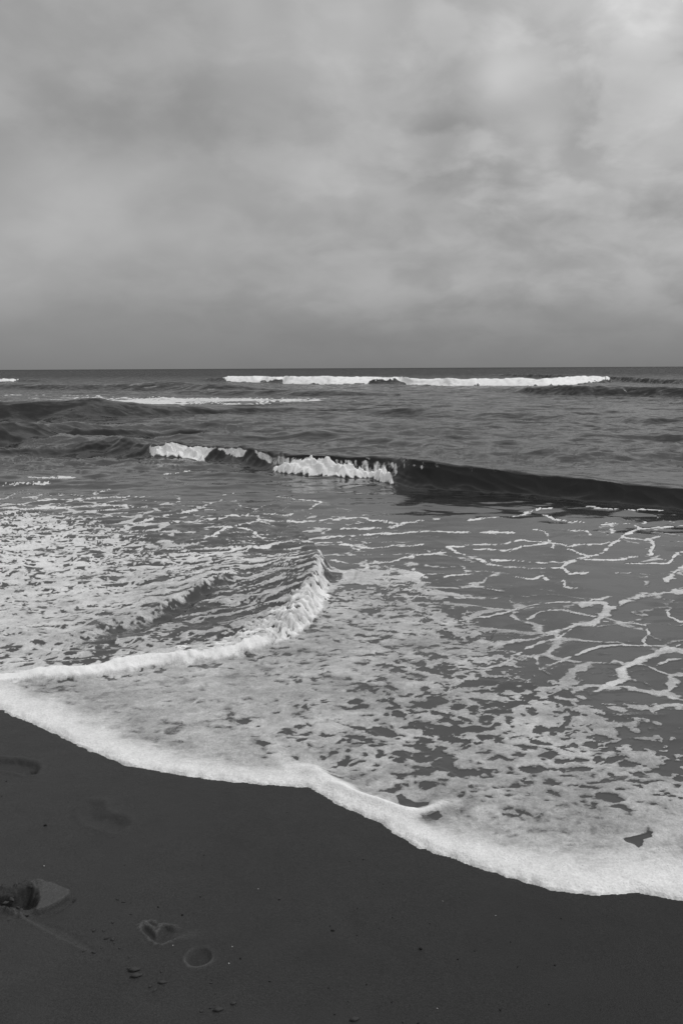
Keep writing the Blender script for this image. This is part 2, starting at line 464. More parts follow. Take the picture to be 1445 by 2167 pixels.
M_SAND, M_SEA = sand_material(), sea_material()
M_STONE = plain_material('dark_pebble', .012)
M_SHELL = plain_material('pale_shell', .42, .5)
M_CLOD = plain_material('sand_clod', .046, .8)

# ------------------------------------------------------------------ sand
def steps(pieces):
    """pieces: (from, to, spacing); growing outwards is given by many pieces"""
    out = []
    for a, b, s in pieces:
        n = max(1, int(round((b - a) / s))); out.append(np.linspace(a, b, n, endpoint=False))
    return np.concatenate(out + [[pieces[-1][1]]])
SX = steps([(-3000, -500, 500), (-500, -60, 60), (-60, -10, 8), (-10, -3, .7), (-3, -1.35, .06), (-1.35, -.25, .0036), (-.25, 1.4, .010), (1.4, 3, .06), (3, 10, .7), (10, 60, 8), (60, 500, 60), (500, 3000, 500)])
SY = steps([(-1500, -300, 300), (-300, -40, 40), (-40, -5, 5), (-5, 1, .4), (1, 1.65, .04), (1.65, 3.9, .0045), (3.9, 5, .03), (5, 12, .3), (12, 60, 5), (60, 300, 30)])

def pdist(X, Y, poly):
    """distance to a bearing polyline on the sand, and its parameter"""
    a = np.array(poly, float); px, py = at(a[:, 0], a[:, 1])
    best = np.full(X.shape, 1e9); par = np.zeros(X.shape)
    for i in range(len(px) - 1):
        ex, ey = px[i + 1] - px[i], py[i + 1] - py[i]; L = ex * ex + ey * ey + 1e-12
        t = np.clip(((X - px[i]) * ex + (Y - py[i]) * ey) / L, 0, 1)
        d = np.hypot(X - px[i] - t * ex, Y - py[i] - t * ey)
        nr = d < best; best = np.where(nr, d, best); par = np.where(nr, (i + t) / (len(px) - 1), par)
    return best, par

def inside(X, Y, poly):
    """signed distance to a closed bearing outline on the sand: positive inside"""
    a = np.array(list(poly) + [poly[0]], float); px, py = at(a[:, 0], a[:, 1])
    best = np.full(X.shape, 1e9); c = np.zeros(X.shape, bool)
    for i in range(len(px) - 1):
        ex, ey = px[i + 1] - px[i], py[i + 1] - py[i]; L = ex * ex + ey * ey + 1e-12
        t = np.clip(((X - px[i]) * ex + (Y - py[i]) * ey) / L, 0, 1)
        best = np.minimum(best, np.hypot(X - px[i] - t * ex, Y - py[i] - t * ey))
        cond = ((py[i] > Y) != (py[i + 1] > Y)) & (X < ex * (Y - py[i]) / (ey + 1e-15) + px[i])
        c ^= cond
    return np.where(c, best, -best)

def sand_height(X, Y):
    d = shore_d(X, Y)
    z = np.where(d > 0, -.035 * d - .004, 0.0)
    z = np.where(d > 0, np.maximum(z, -2.5), 0)
    z = z + .004 * fbm(X * .9, Y * .9, 3, 5) * (np.abs(X) < 50) + .0012 * fbm(X * 7, Y * 7, 3, 8)
    return z

def print_height(X, Y):
    """relief pressed into the sand, and which print each point belongs to"""
    z = np.zeros(X.shape); idm = np.zeros(X.shape, int); sand_fac = np.zeros(X.shape)
    wb = fbm(X * 30, Y * 30, 3, 21); wf = fbm(X * 90, Y * 90, 3, 22)
    w2 = fbm(X * 14, Y * 14, 2, 23)
    wl = fbm(X * 50, Y * 50, 2, 24)
    # 1: boot print by the foam at the left edge
    s = inside(X, Y, [(-70, 1600), (0, 1606), (40, 1608), (78, 1615), (85, 1628), (78, 1640), (55, 1642), (30, 1634), (0, 1630), (-70, 1640)]) + .006 * wb
    z += -.016 * sst(-.004, .020, s) + .004 * np.exp(-((s + .012) / .012) ** 2)
    s2 = inside(X, Y, [(58, 1627), (66, 1624), (78, 1628), (80, 1637), (66, 1640), (58, 1635)])
    z += -.010 * sst(-.004, .012, s2)
    s3, _ = pdist(X, Y, [(40, 1628), (50, 1632), (52, 1638)]); z += .006 * np.exp(-(s3 / .01) ** 2)
    idm[s > -.03] = 1
    # 2: shallow washed-out print
    s = inside(X, Y, [(178, 1712), (190, 1698), (215, 1700), (212, 1716), (230, 1725), (262, 1735), (270, 1748), (250, 1760), (215, 1752), (190, 1745), (176, 1730)]) + .012 * w2
    z += -.010 * sst(-.02, .035, s) + .0035 * np.exp(-((s + .02) / .02) ** 2)
    s2, _ = pdist(X, Y, [(195, 1730), (225, 1728), (262, 1742)]); z += -.005 * np.exp(-(s2 / .018) ** 2) * (1 + .4 * wb)
    idm[s > -.05] = 2
    # 3: deep fresh print with a lifted slab of sand
    hole = inside(X, Y, [(-60, 1890), (0, 1889), (30, 1886), (58, 1876), (78, 1880), (86, 1892), (84, 1912), (66, 1925), (40, 1936), (10, 1925), (-20, 1915), (-60, 1912)]) + .007 * wb + .004 * wf
    z += (-.042 + .020 * wb + .020 * wf + .012 * wl) * sst(-.002, .040, hole + .018 * wb + .010 * wf)
    z += .012 * np.maximum(wf + .4 * wb, 0) * np.exp(-((hole + .004) / .014) ** 2) * (X < at(84, 1900)[0][0])
    slab = inside(X, Y, [(60, 1872), (78, 1866), (110, 1868), (128, 1876), (150, 1888), (153, 1897), (148, 1903), (120, 1921), (92, 1934), (72, 1936), (78, 1920), (84, 1904), (80, 1888)]) + .0022 * wf
    ex, _ = pdist(X, Y, [(152, 1900), (120, 1921), (92, 1935)])
    lift = .005 + .011 * np.exp(-(ex / .045) ** 2)
    z += lift * sst(-.0015, .0045, slab)
    z += -.010 * np.exp(-(pdist(X, Y, [(153, 1906), (122, 1927), (96, 1938)])[0] / .008) ** 2) * (slab < .002)
    cr, cp = pdist(X, Y, [(-20, 1886), (20, 1884), (48, 1880), (62, 1872), (82, 1872)])
    z += (.010 + .012 * wb + .008 * wf) * np.exp(-(cr / .014) ** 2)
    cr, cp = pdist(X, Y, [(-20, 1925), (10, 1930), (30, 1934), (42, 1930), (52, 1938)])
    z += (.012 + .014 * wb + .010 * wf) * np.exp(-(cr / .012) ** 2)
    idm[(hole > -.03) | (slab > -.03)] = 3
    sand_fac += .75 * sst(-.001, .005, slab) * (1 + .3 * wf) - .35 * sst(0, .02, hole)  # slab paler as drier sand; hollow's shade darkened into the colour
    # 4: the drag mark leading away from it
    s = inside(X, Y, [(30, 1934), (62, 1936), (110, 1958), (150, 1972), (190, 1998), (205, 2014), (180, 2010), (120, 1980), (60, 1948)]) + .003 * wb
    z += -.0035 * sst(-.006, .010, s)
    e, ep = pdist(X, Y, [(30, 1936), (60, 1949), (120, 1982), (185, 2013)]); z += .0045 * np.exp(-(e / .006) ** 2) * (1 - .5 * ep)
    idm[(idm == 0) & (s > -.02)] = 4
    sand_fac += .22 * sst(-.004, .008, s) + .60 * np.exp(-(e / .006) ** 2) * (1 - .6 * ep)
    # 5: paw print with a pushed-up rim
    lob = [[(296, 1955), (304, 1952), (318, 1962), (330, 1975), (336, 1990), (330, 1994), (316, 1984), (302, 1970)],
           [(312, 1950), (322, 1948), (336, 1958), (330, 1962), (318, 1958)],
           [(322, 1990), (334, 1970), (346, 1957), (362, 1958), (378, 1966), (398, 1972), (396, 1982), (378, 1983), (362, 1990), (342, 1996)]]
    s = np.maximum.reduce([inside(X, Y, q) for q in lob]) + .006 * wf + .007 * wb
    uu_, _v = proj(X, Y, 0); west = sst(392, 352, uu_)
    z += -.011 * sst(-.002, .014, s) * (.35 + .65 * west) + west * .0034 * np.exp(-((s + .0035) / .0045) ** 2) + .003 * wf * sst(-.01, .004, s)
    sl, sp = pdist(X, Y, [(370, 1975), (385, 1980), (400, 1978)]); z += .0035 * np.exp(-(sl / .018) ** 2) * (1 + wb)
    idm[s > -.045] = 5
    sand_fac += west * 1.2 * np.exp(-((s + .003) / .004) ** 2) * (1 + .5 * wf) + .35 * np.exp(-(sl / .02) ** 2) * (1 + wb)
    # 6: round print
    cx, cy = at(421, 2024); r = np.hypot(X - cx[0], (Y - cy[0]) * .92) + .0035 * wb + .0015 * wf
    z += -.007 * (1 - sst(.022, .038, r)) + .0030 * np.exp(-((r - .040) / .0055) ** 2) * (.6 + .4 * (Y < cy[0]))
    idm[(idm == 0) & (r < .062)] = 6
    sand_fac += np.exp(-((r - .038) / .005) ** 2) * (.3 + 1.0 * sst(.01, -.03, Y - cy[0])) - .12 * sst(.036, .03, r)  # pale drier rim, strongest on the near side; floor's shade put in the colour
    # 7: faint dip on the right
    s, sp = pdist(X, Y, [(735, 1944), (775, 1990), (815, 2008), (860, 2018)]); z += -.005 * np.exp(-(s / .035) ** 2) * (1 + .5 * w2)
    s7 = pdist(X, Y, [(780, 1992), (815, 2008), (860, 2018)])[0]
    idm[(idm == 0) & (s7 < .04)] = 7
    # wide soft hollows
    s, sp = pdist(X, Y, [(80, 1800), (110, 1810)]); z += -.006 * np.exp(-(s / .07) ** 2)
    s, sp = pdist(X, Y, [(480, 1790), (560, 1808)]); z += -.004 * np.exp(-(s / .07) ** 2)
    # low ripples at lower left
    m = sst(-.55, -.95, X) * sst(2.35, 2.1, Y)
    z += .0022 * fbm(X * 6 + Y * 14, Y * 26, 3, 31) * np.exp(-((X + .9) / .5) ** 2) * sst(2.5, 2.2, Y)
    return z, idm, sand_fac

GXs, GYs = np.meshgrid(SX, SY)
Z = sand_height(GXs, GYs)
ci = np.where((SX > -1.5) & (SX < .6))[0]; ri = np.where((SY > 1.6) & (SY < 3.9))[0]
sl = np.s_[ri[0]:ri[-1] + 1, ci[0]:ci[-1] + 1]
pz, pid, pdry_shade = print_height(GXs[sl], GYs[sl])
DRY_SHADE = np.zeros(Z.shape); DRY_SHADE[sl] = pdry_shade
sand_fac = shore_d(GXs[sl], GYs[sl]) < -.02  # only sand landward of the foam's edge
Z[sl] += pz * sand_fac
PID = np.zeros(Z.shape, int); PID[sl] = pid * sand_fac
P = np.stack([GXs, GYs, Z], -1)
SANDN = np.empty_like(P)
_dzx = np.gradient(Z, SX, axis=1); _dzy = np.gradient(Z, SY, axis=0)
SANDN = nrm(np.stack([-_dzx, -_dzy, np.ones_like(Z)], -1))
F = grid_faces(*Z.shape)
fid = PID.ravel()[F].max(1)
co, nn = P.reshape(-1, 3), SANDN.reshape(-1, 3)
def take(name, sel, faces, co, nn, attrs, mat, origin=None):
    f = faces[sel]; used = np.unique(f); mp = np.zeros(len(co), np.int32); mp[used] = np.arange(len(used))
    return mesh_from(name, co[used], mp[f], {k: v[used] for k, v in attrs.items()}, nn[used], mat)
link('beach_sand', take('beach_sand', fid == 0, F, co, nn, {'sand_fac': DRY_SHADE.ravel()}, M_SAND), kind='structure')
for k, (nm, lb, ct) in {1: ('footprint', 'boot print cut off by the left edge, pressed into wet sand just below the foam', 'footprint'),
                        2: ('footprint', 'faint washed-out footprint in smooth sand, between the foam edge and the deep fresh print', 'footprint'),
                        3: ('footprint', 'deep crumbly footprint with a lifted slab of sand, at the lower left', 'footprint'),
                        4: ('drag_mark', 'shallow straight drag mark trailing from the deep crumbly footprint', 'drag mark'),
                        5: ('paw_print', 'lobed paw print with a pale raised rim beside the row of sand clods', 'paw print'),
                        6: ('heel_mark', 'small round dent with a pale rim, just below the lobed paw print', 'dent'),
                        7: ('hollow', 'faint dark elongated hollow in the smooth sand, below the middle of the beach', 'hollow')}.items():
    if (fid == k).any():
        link(nm, take(nm, fid == k, F, co, nn, {'sand_fac': DRY_SHADE.ravel()}, M_SAND), label=lb, category=ct)

# ------------------------------------------------------------------ sea: a fan of rows and bearings, finer where the waves stand up
TT = np.concatenate([-np.geomspace(6, .56, 60, endpoint=False), np.linspace(-.56, .56, 860), np.geomspace(.56, 6, 61)[1:]])
APEX = 1.0
Yf = CAM_H / np.tan(np.linspace(math.atan(CAM_H / 1.55), math.atan(CAM_H / 4000.0), 3600))
NR = 1050
tc_ = np.interp(np.linspace(0, 1, 140), np.linspace(0, 1, len(TT)), TT)
rows = np.zeros((NR, len(tc_)))
for j, t in enumerate(tc_):
    Xf = (Yf + APEX) * t
    zf = big_height(Xf, Yf) * 1.0
    px = FPX * np.abs(np.diff(np.arctan(CAM_H / Yf)))
    pz = FPX * np.abs(np.diff(zf)) / Yf[1:]
    far = 1 + 1.2 * sst(12, 30, Yf[1:])
    c = np.concatenate([[0], np.cumsum(np.sqrt((px * far) ** 2 + (pz * 1.2) ** 2))])
    rows[:, j] = np.interp(np.linspace(0, c[-1], NR), c, Yf)
YY = np.stack([np.interp(TT, tc_, rows[i]) for i in range(NR)])
# keep the rows from wobbling between neighbouring bearings
for _ in range(6):
    Pd = np.pad(YY, ((0, 0), (1, 1)), mode='edge'); YY = (Pd[:, :-2] + 2 * Pd[:, 1:-1] + Pd[:, 2:]) / 4
XX = (YY + APEX) * TT[None, :]
X, Y = XX.astype(np.float32), YY.astype(np.float32)
dist = np.hypot(X, Y)
U, V = proj(X, Y, 0.0)
SPC = Y * Y / (FPX * CAM_H) * 1.0        # metres of water per photograph row

# --- chop
Z = big_height(X, Y).astype(np.float32)
amp_far = sst(10, 17, Y) * (1 - .30 * sst(22, 40, Y)) * (1 - .35 * sst(60, 160, Y)) + .10
for i, (lam, a) in enumerate([(7.0, .10), (3.6, .085), (1.9, .080), (1.0, .070), (.52, .052), (.27, .028), (.14, .007)]):
    lod = sst(1.2, 3.2, lam / np.maximum(SPC, .004))
    sx_ = 2.6 if lam > 3 else 1.45
    n = perlin(X / (lam * sx_) + .12 * Y / lam, Y / lam, 40 + i)
    n2 = 1 - np.abs(perlin(X / (lam * sx_) - .1 * Y / lam, Y / lam, 60 + i)) * 2.4
    patch = .6 + .9 * sst(-.3, .4, perlin(X / 9, Y / 14, 90 + i))
    Z += (a * lod * amp_far * patch * (.55 * n + .45 * n2 - .2)).astype(np.float32)
calm = sst(9.5, 6, Y)
Z += .006 * fbm(X * .9, Y * 1.6, 3, 77) * calm

def ridge_n(x, y): return 1 - 2.4 * np.abs(perlin(x, y, 56)) - .5
# --- bore
bd, bp = bore_local(X.astype(np.float64), Y.astype(np.float64))
wobf = .035 * fbm(X * 4, Y * 4, 3, 51) + .022 * fbm(X * 15, Y * 15, 3, 52)
bdn = bd + wobf
bh = bore_height(bdn, bp)
rh, rd = ridge_height(X, Y)
near = (Y < 12)
Z += np.where(near, bh + rh, 0)
lumpy = sst(0, .25, bdn) * near * sst(11, 9.5, Y)
Z += lumpy * (.020 * fbm(X * 2.2, Y * 3.2, 4, 55, .6) + .010 * ridge_n(X * 3, Y * 6))
left = sst(-.02, .05, bdn) * near             # behind the bore's front

# --- coverage plan of the foam, by bearing
CX = np.array([0, 145, 289, 434, 578, 722, 867, 1011, 1156, 1300, 1445.])
CY = np.array([1025, 1050, 1075, 1100, 1130, 1160, 1200, 1240, 1280, 1320, 1360, 1400, 1440, 1480, 1520, 1560, 1600, 1650, 1700, 1750, 1800])
COV = np.array([
 [0, 0, 0, 0, 0, 0, 0, 0, 0, 0, 0],
 [.10, .10, .05, .03, .02, 0, 0, 0, 0, 0, 0],
 [.40, .32, .15, .08, .05, .03, 0, .02, .02, .02, .02],
 [.62, .48, .25, .12, .08, .06, .03, .02, .03, .04, .05],
 [.78, .70, .40, .18, .12, .05, .03, .03, .03, .04, .05],
 [.80, .74, .52, .30, .25, .08, .04, .03, .03, .03, .05],
 [.80, .75, .68, .50, .40, .12, .08, .04, .03, .03, .06],
 [.85, .80, .60, .50, .42, .35, .42, .10, .03, .03, .05],
 [.92, .86, .76, .50, .42, .68, .58, .15, .04, .05, .04],
 [.95, .90, .62, .30, .55, .82, .68, .35, .10, .05, .04],
 [.90, .68, .50, .50, .78, .86, .74, .46, .22, .08, .06],
 [.68, .55, .66, .85, .92, .88, .76, .54, .34, .12, .10],
 [.85, .90, .95, .98, .94, .88, .70, .52, .38, .32, .20],
 [1, 1, .99, .97, .94, .82, .62, .54, .46, .42, .28],
 [1, 1, .99, .97, .90, .80, .62, .56, .52, .44, .36],
 [1, 1, 1, .94, .82, .80, .72, .68, .60, .50, .40],
 [1, 1, 1, 1, .90, .78, .72, .74, .72, .62, .50],
 [1, 1, 1, 1, 1, .93, .80, .80, .80, .76, .70],
 [1, 1, 1, 1, 1, 1, .94, .85, .90, .88, .86],
 [1, 1, 1, 1, 1, 1, 1, 1, .94, .95, .94],
 [1, 1, 1, 1, 1, 1, 1, 1, 1, 1, 1]])
def bil(tab, u, v):
    xi = np.interp(u, CX, np.arange(len(CX))); yi = np.interp(v, CY, np.arange(len(CY)))
    x0 = np.clip(xi.astype(int), 0, len(CX) - 2); y0 = np.clip(yi.astype(int), 0, len(CY) - 2)
    fx = xi - x0; fy = yi - y0
    return (tab[y0, x0] * (1 - fx) + tab[y0, x0 + 1] * fx) * (1 - fy) + (tab[y0 + 1, x0] * (1 - fx) + tab[y0 + 1, x0 + 1] * fx) * fy
wu = 22 * fbm(X * 1.8, Y * 1.8, 3, 3); wv = 12 * fbm(X * 1.8, Y * 1.8, 3, 4)
DEN = np.where(Y < 14, bil(COV, U + wu, V + wv), 0)
DEN = DEN * (1 - .10 * sst(700, 500, U) * sst(1400, 1340, V))
DEN = DEN * (1 - .14 * sst(720, 950, U) * sst(1380, 1440, V) * sst(1760, 1640, V))

wx = .10 * fbm(X * 3.1, Y * 3.1, 3, 6) + .03 * fbm(X * 12, Y * 12, 2, 7)
wy = .10 * fbm(X * 3.1, Y * 3.1, 3, 9) + .03 * fbm(X * 12, Y * 12, 2, 10)
Xw, Yw = X + wx, Y + wy
f1a, f2a, ra = worley(Xw * 1.9, Yw * 2.6, 1)             # large cells of the lace
f1b, f2b, rb = worley(Xw * 5.0 + 7, Yw * 7.5, 2)
f1c, f2c, rc = worley(Xw * 8.5 + 3, Yw * 12.0, 3)
f1d, f2d, rdd = worley(Xw * 19.0 + 3, Yw * 27.0, 5)
n3 = fbm(X * 14, Y * 18, 4, 19, .6)
n1 = fbm(X * 4.5, Y * 8, 5, 15, .6)
def ridged0(x, y, seed, o=3, gain=.6):
    t = 0; a = 1; w = 0
    for i in range(o):
        t = t + a * (1 - 2.6 * np.abs(perlin(x * 2 ** i, y * 2 ** i, seed + i))); w += a; a *= gain
    return t / w
lace = rank(np.minimum((f2a - f1a) * 1.2, (f2b - f1b) * 1.0 + .12 + .3 * ra) + .10 * n1)
holes = rank(np.maximum(.9 * rc - .9 * f1c, .80 * rdd - .85 * f1d) + .12 * rb + .42 * fbm(X * 2.4, Y * 3.4, 4, 18, .6) + .60 * n3)
# streaks drawn out behind the bore
st = fbm(bp * 5 + bd * 1.2, bd * 1.5 + bp * .6, 4, 33, .6)
k = sst(.22, .50, DEN)
r = lace * (1 - k) + holes * k
r = rank(r * 1.0 + .25 * n1 + .16 * n3 - .10 * ridged0(Xw * 5, Yw * 9, 210))
stz = (bd > 0) & (bp > 10)
streak = rank(fbm(X * 2.6 + 1.0 * Y + wx * 3, Y * 11 - X * 4.5 + wy * 8, 5, 34, .62) + .25 * n3)
sz = sst(0, .15, bd) * sst(1.9, .9, bd) * sst(9.2, 10.5, bp)
lf = left * sst(1.2, .2, k) * sst(5.0, 5.8, Y)
r = r * (1 - .85 * sz) + streak * .85 * sz
Z += (.012 * sz * (.5 - streak)).astype(np.float32)
FOAM = sst(-.20, .19, DEN - r) * sst(.01, .05, DEN)
FOAM = np.maximum(FOAM, .44 * sst(.05, .55, fbm(X * 3.0, Y * 8, 5, 190, .65) + .25 * fbm(X * .7, Y * .9, 2, 191)) * (Y < 9.5) * sst(9.5, 8.2, Y))
RDEN = DEN - r
# flatter, drawn-out foam far up the left
FIL0 = 0
# --- traced strands of the lace (bearings), width in photograph pixels
STR = [([(722, 1136), (797, 1131), (897, 1125), (972, 1127), (1087, 1127)], 5), ([(722, 1099), (762, 1097), (787, 1104), (847, 1110), (887, 1104), (937, 1099)], 4),
 ([(722, 1120), (772, 1121), (822, 1117), (852, 1111)], 3), ([(987, 1102), (1042, 1097), (1092, 1092), (1122, 1082), (1147, 1075), (1167, 1076)], 4),
 ([(1147, 1090), (1172, 1100), (1202, 1105), (1232, 1105)], 3), ([(1267, 1115), (1292, 1109), (1342, 1107), (1362, 1105)], 4), ([(1282, 1107), (1297, 1117), (1297, 1127)], 3),
 ([(1342, 1110), (1357, 1120), (1392, 1117), (1445, 1112), (1600, 1100)], 4),
 ([(942, 1160), (962, 1167), (1002, 1180), (1042, 1195), (1092, 1201), (1147, 1205), (1187, 1202), (1202, 1190), (1247, 1177), (1277, 1165), (1292, 1152), (1322, 1135), (1342, 1122), (1357, 1117)], 7),
 ([(942, 1160), (982, 1157), (1022, 1154), (1072, 1151), (1102, 1142), (1132, 1145), (1157, 1150), (1202, 1157), (1222, 1155), (1262, 1152), (1287, 1147)], 6),
 ([(1002, 1162), (1072, 1162), (1112, 1157), (1152, 1152)], 4), ([(1042, 1185), (1112, 1187), (1147, 1190), (1187, 1190), (1247, 1185), (1302, 1182), (1352, 1175), (1377, 1172)], 5),
 ([(1377, 1172), (1382, 1155), (1372, 1142), (1392, 1135)], 6), ([(1322, 1140), (1367, 1145)], 5), ([(1202, 1162), (1227, 1172), (1252, 1177)], 3),
 ([(942, 1170), (897, 1174), (857, 1181), (822, 1189), (777, 1194), (772, 1205), (752, 1212), (722, 1212)], 4), ([(722, 1152), (752, 1157), (787, 1162), (802, 1160), (897, 1155)], 3),
 ([(1082, 1220), (1122, 1224), (1142, 1217), (1152, 1226)], 5), ([(1187, 1202), (1202, 1215), (1242, 1212)], 6), ([(1189, 1220), (1192, 1242), (1207, 1246), (1237, 1245)], 2.5),
 ([(1500, 1160), (1445, 1167), (1427, 1171), (1422, 1180), (1412, 1190), (1372, 1190), (1322, 1190)], 5), ([(1520, 1180), (1445, 1200), (1422, 1212), (1407, 1227)], 10),
 ([(1600, 1235), (1445, 1251), (1407, 1254), (1367, 1260), (1327, 1270), (1307, 1282), (1287, 1290), (1277, 1305), (1252, 1320), (1222, 1325), (1172, 1335), (1137, 1345), (1102, 1357), (1047, 1365), (1017, 1360)], 11),
 ([(1282, 1265), (1252, 1270), (1232, 1277), (1182, 1274), (1132, 1277), (1092, 1285), (1072, 1297), (1002, 1307), (942, 1320)], 6), ([(1232, 1282), (1265, 1276), (1285, 1285)], 14),
 ([(1112, 1310), (1147, 1295), (1187, 1291), (1227, 1300), (1262, 1305)], 4.5), ([(1277, 1315), (1322, 1317), (1362, 1320), (1372, 1340), (1362, 1357), (1372, 1365), (1402, 1367), (1422, 1372), (1445, 1360), (1560, 1330)], 6),
 ([(1560, 1385), (1445, 1380), (1417, 1372), (1372, 1390), (1337, 1407), (1312, 1420), (1317, 1440), (1287, 1455), (1252, 1470)], 12),
 ([(1372, 1365), (1312, 1367), (1267, 1370), (1242, 1380), (1202, 1395), (1167, 1410), (1142, 1420), (1132, 1390), (1092, 1390), (1062, 1410), (1022, 1420)], 7),
 ([(1222, 1325), (1172, 1350), (1110, 1375), (1085, 1392)], 8), ([(1414, 1290), (1422, 1305), (1445, 1315), (1520, 1320)], 4), ([(1414, 1287), (1445, 1285), (1520, 1275)], 4),
 ([(1445, 1397), (1410, 1400), (1385, 1410)], 6), ([(870, 1260), (930, 1262), (985, 1265)], 4), ([(1000, 1240), (1065, 1250)], 3), ([(940, 1220), (1000, 1215), (1060, 1217)], 3), ([(870, 1205), (905, 1222)], 2.5),
 ([(0, 1075), (60, 1077), (150, 1075), (200, 1072), (270, 1072)], 7), ([(350, 1107), (415, 1105), (500, 1094), (575, 1092), (615, 1090)], 5), ([(545, 1102), (620, 1107), (665, 1104), (722, 1099)], 5),
 ([(265, 1117), (320, 1102), (370, 1087), (415, 1080)], 4), ([(430, 1145), (460, 1135), (480, 1120), (515, 1110), (540, 1107), (570, 1110)], 5), ([(475, 1117), (530, 1125), (550, 1137), (580, 1145)], 4),
 ([(320, 1185), (380, 1195), (450, 1175), (500, 1165), (550, 1162), (600, 1152), (645, 1142), (722, 1135)], 5), ([(590, 1052), (665, 1060), (680, 1065), (655, 1078)], 2.5), ([(470, 1047), (495, 1043)], 2), ([(200, 1045), (235, 1035)], 2),
 ([(0, 1027), (105, 1024)], 3), ([(60, 1015), (160, 1013)], 2), ([(350, 1005), (400, 1001)], 1.5), ([(80, 1058), (170, 1056), (300, 1052)], 2.5), ([(640, 1150), (722, 1148), (760, 1165)], 3), ([(700, 1185), (740, 1195), (800, 1190)], 4),
 ([(1240, 1074), (1330, 1082), (1400, 1078)], 2), ([(1200, 1122), (1240, 1125), (1252, 1133)], 2.5), ([(1300, 1213), (1335, 1210)], 3), ([(1170, 1160), (1150, 1125), (1130, 1120)], 2)]
sel = (V > 985) & (V < 1500) & (U > -250) & (U < 1750) & (Y < 16)
su = (U + 9 * fbm(X * 2.2, Y * 3, 3, 71) + 4 * fbm(X * 9, Y * 9, 2, 73))[sel]; sv = (V + 3.5 * fbm(X * 2.2, Y * 3, 3, 72) + 2.0 * fbm(X * 9, Y * 9, 2, 74))[sel]
wid = (1 + .9 * fbm(X * 4, Y * 5, 3, 75))[sel]
strand = np.zeros(su.shape)
def ridged(x, y, seed, o=3, gain=.6):
    t = 0; a = 1; w = 0
    for i in range(o):
        t = t + a * (1 - 2.6 * np.abs(perlin(x * 2 ** i, y * 2 ** i, seed + i))); w += a; a *= gain
    return t / w
FIL = ridged(Xw * 3.4, Yw * 6.5, 200, 4, .65)
fil_s = FIL[sel]
feath = (3.2 * fbm(X * 8, Y * 24, 4, 76, .6) + 2.2 * fbm(X * 22, Y * 40, 2, 78))[sel]
for pts, wpx in STR:
    a = np.array(pts, float)
    m = (su > a[:, 0].min() - 30) & (su < a[:, 0].max() + 30) & (sv > a[:, 1].min() - 20) & (sv < a[:, 1].max() + 20)
    uu, vv = su[m], sv[m]; best = np.full(uu.shape, 1e9)
    for i in range(len(a) - 1):
        # rows are foreshortened: weigh them as the water plane does
        ex, ey = a[i + 1] - a[i]; L = ex * ex + ey * ey * 4
        t = np.clip(((uu - a[i, 0]) * ex + (vv - a[i, 1]) * ey * 4) / L, 0, 1)
        best = np.minimum(best, np.hypot((uu - a[i, 0] - t * ex) * .55, (vv - a[i, 1] - t * ey) * 1.1))
    best = best + feath[m]
    hw = (wpx * .50 + .35 * max(0, wpx - 6)) * np.clip(wid[m], .25, 2.2)
    val = 1 - (best - feath[m] * .5) / (hw + 5.0) * 1.0 + .50 * fil_s[m] * (.6 + .4 * sst(3, 10, best))
    strand[m] = np.maximum(strand[m], sst(.50 + .30 * sst(9, 3, hw), 1.0, val))
full = np.zeros(X.shape); full[sel] = strand
brk = sst(.10, .38, n1 + .45)
_dm, _Am, _Wm = W_MID.local(X, Y)
_clear = np.where(_Am > .05, sst(.02, -.30, _dm), 1)
full = full * _clear; FOAM = FOAM * _clear
FOAM = np.maximum(FOAM, full * (.30 + .70 * brk) * (.62 + .55 * sst(-.35, .25, fbm(X * 1.8, Y * 2.4, 3, 79))))

# --- thickness (brightness) of the foam
THIN = np.full(X.shape, .52)
THIN += .16 * n1 + .16 * fbm(X * 1.6, Y * 2.4, 4, 81, .6) + .10 * n3
THIN -= .16 * sst(.30, .0, RDEN) * sst(.25, .7, DEN)
THIN += .14 * sst(1300, 1180, V) + .15 * left * sst(.2, .9, DEN) + .10 * full

# --- the roll of foam along the edge of the swash
d0 = shore_d(X, Y)
edge = .030 * fbm(X * 4.5, Y * 4.5, 3, 101) + .010 * perlin(X * 22, Y * 22, 102) + .004 * perlin(X * 48, Y * 48, 103)
d = d0 + edge * sst(.30, .0, d0)
lipw = np.interp(X, [-1.6, -1.2, -.5, -.1, .1, .5, 1.1], [.30, .24, .17, .13, .15, .22, .28]) * (1 + .45 * fbm(X * 3, Y * 3, 3, 104))
LIP = sst(1.25, .55, d0 / lipw)
LIPS = np.where(d < .035, np.sqrt(np.clip(d / .035, 0, 1)), 1)
lip_h = .019 * LIPS * (.35 + .65 * LIP) * (1 + .35 * fbm(X * 11, Y * 11, 3, 105))
Z = np.where(d0 < 2.5, Z * sst(.0, .8, d0) + .010 * sst(0, .5, d0), Z)
FOAM = np.maximum(FOAM, LIP * (1.0 - .0 * n1))
FOAM = np.where(Y < 14, FOAM, 0)
LIPB = sst(1.15, .15, d0 / lipw)
THIN = THIN * (1 - LIPB) + LIPB * (.89 + .10 * fbm(X * 9, Y * 9, 4, 106) - .05 * sst(.12, .02, d))
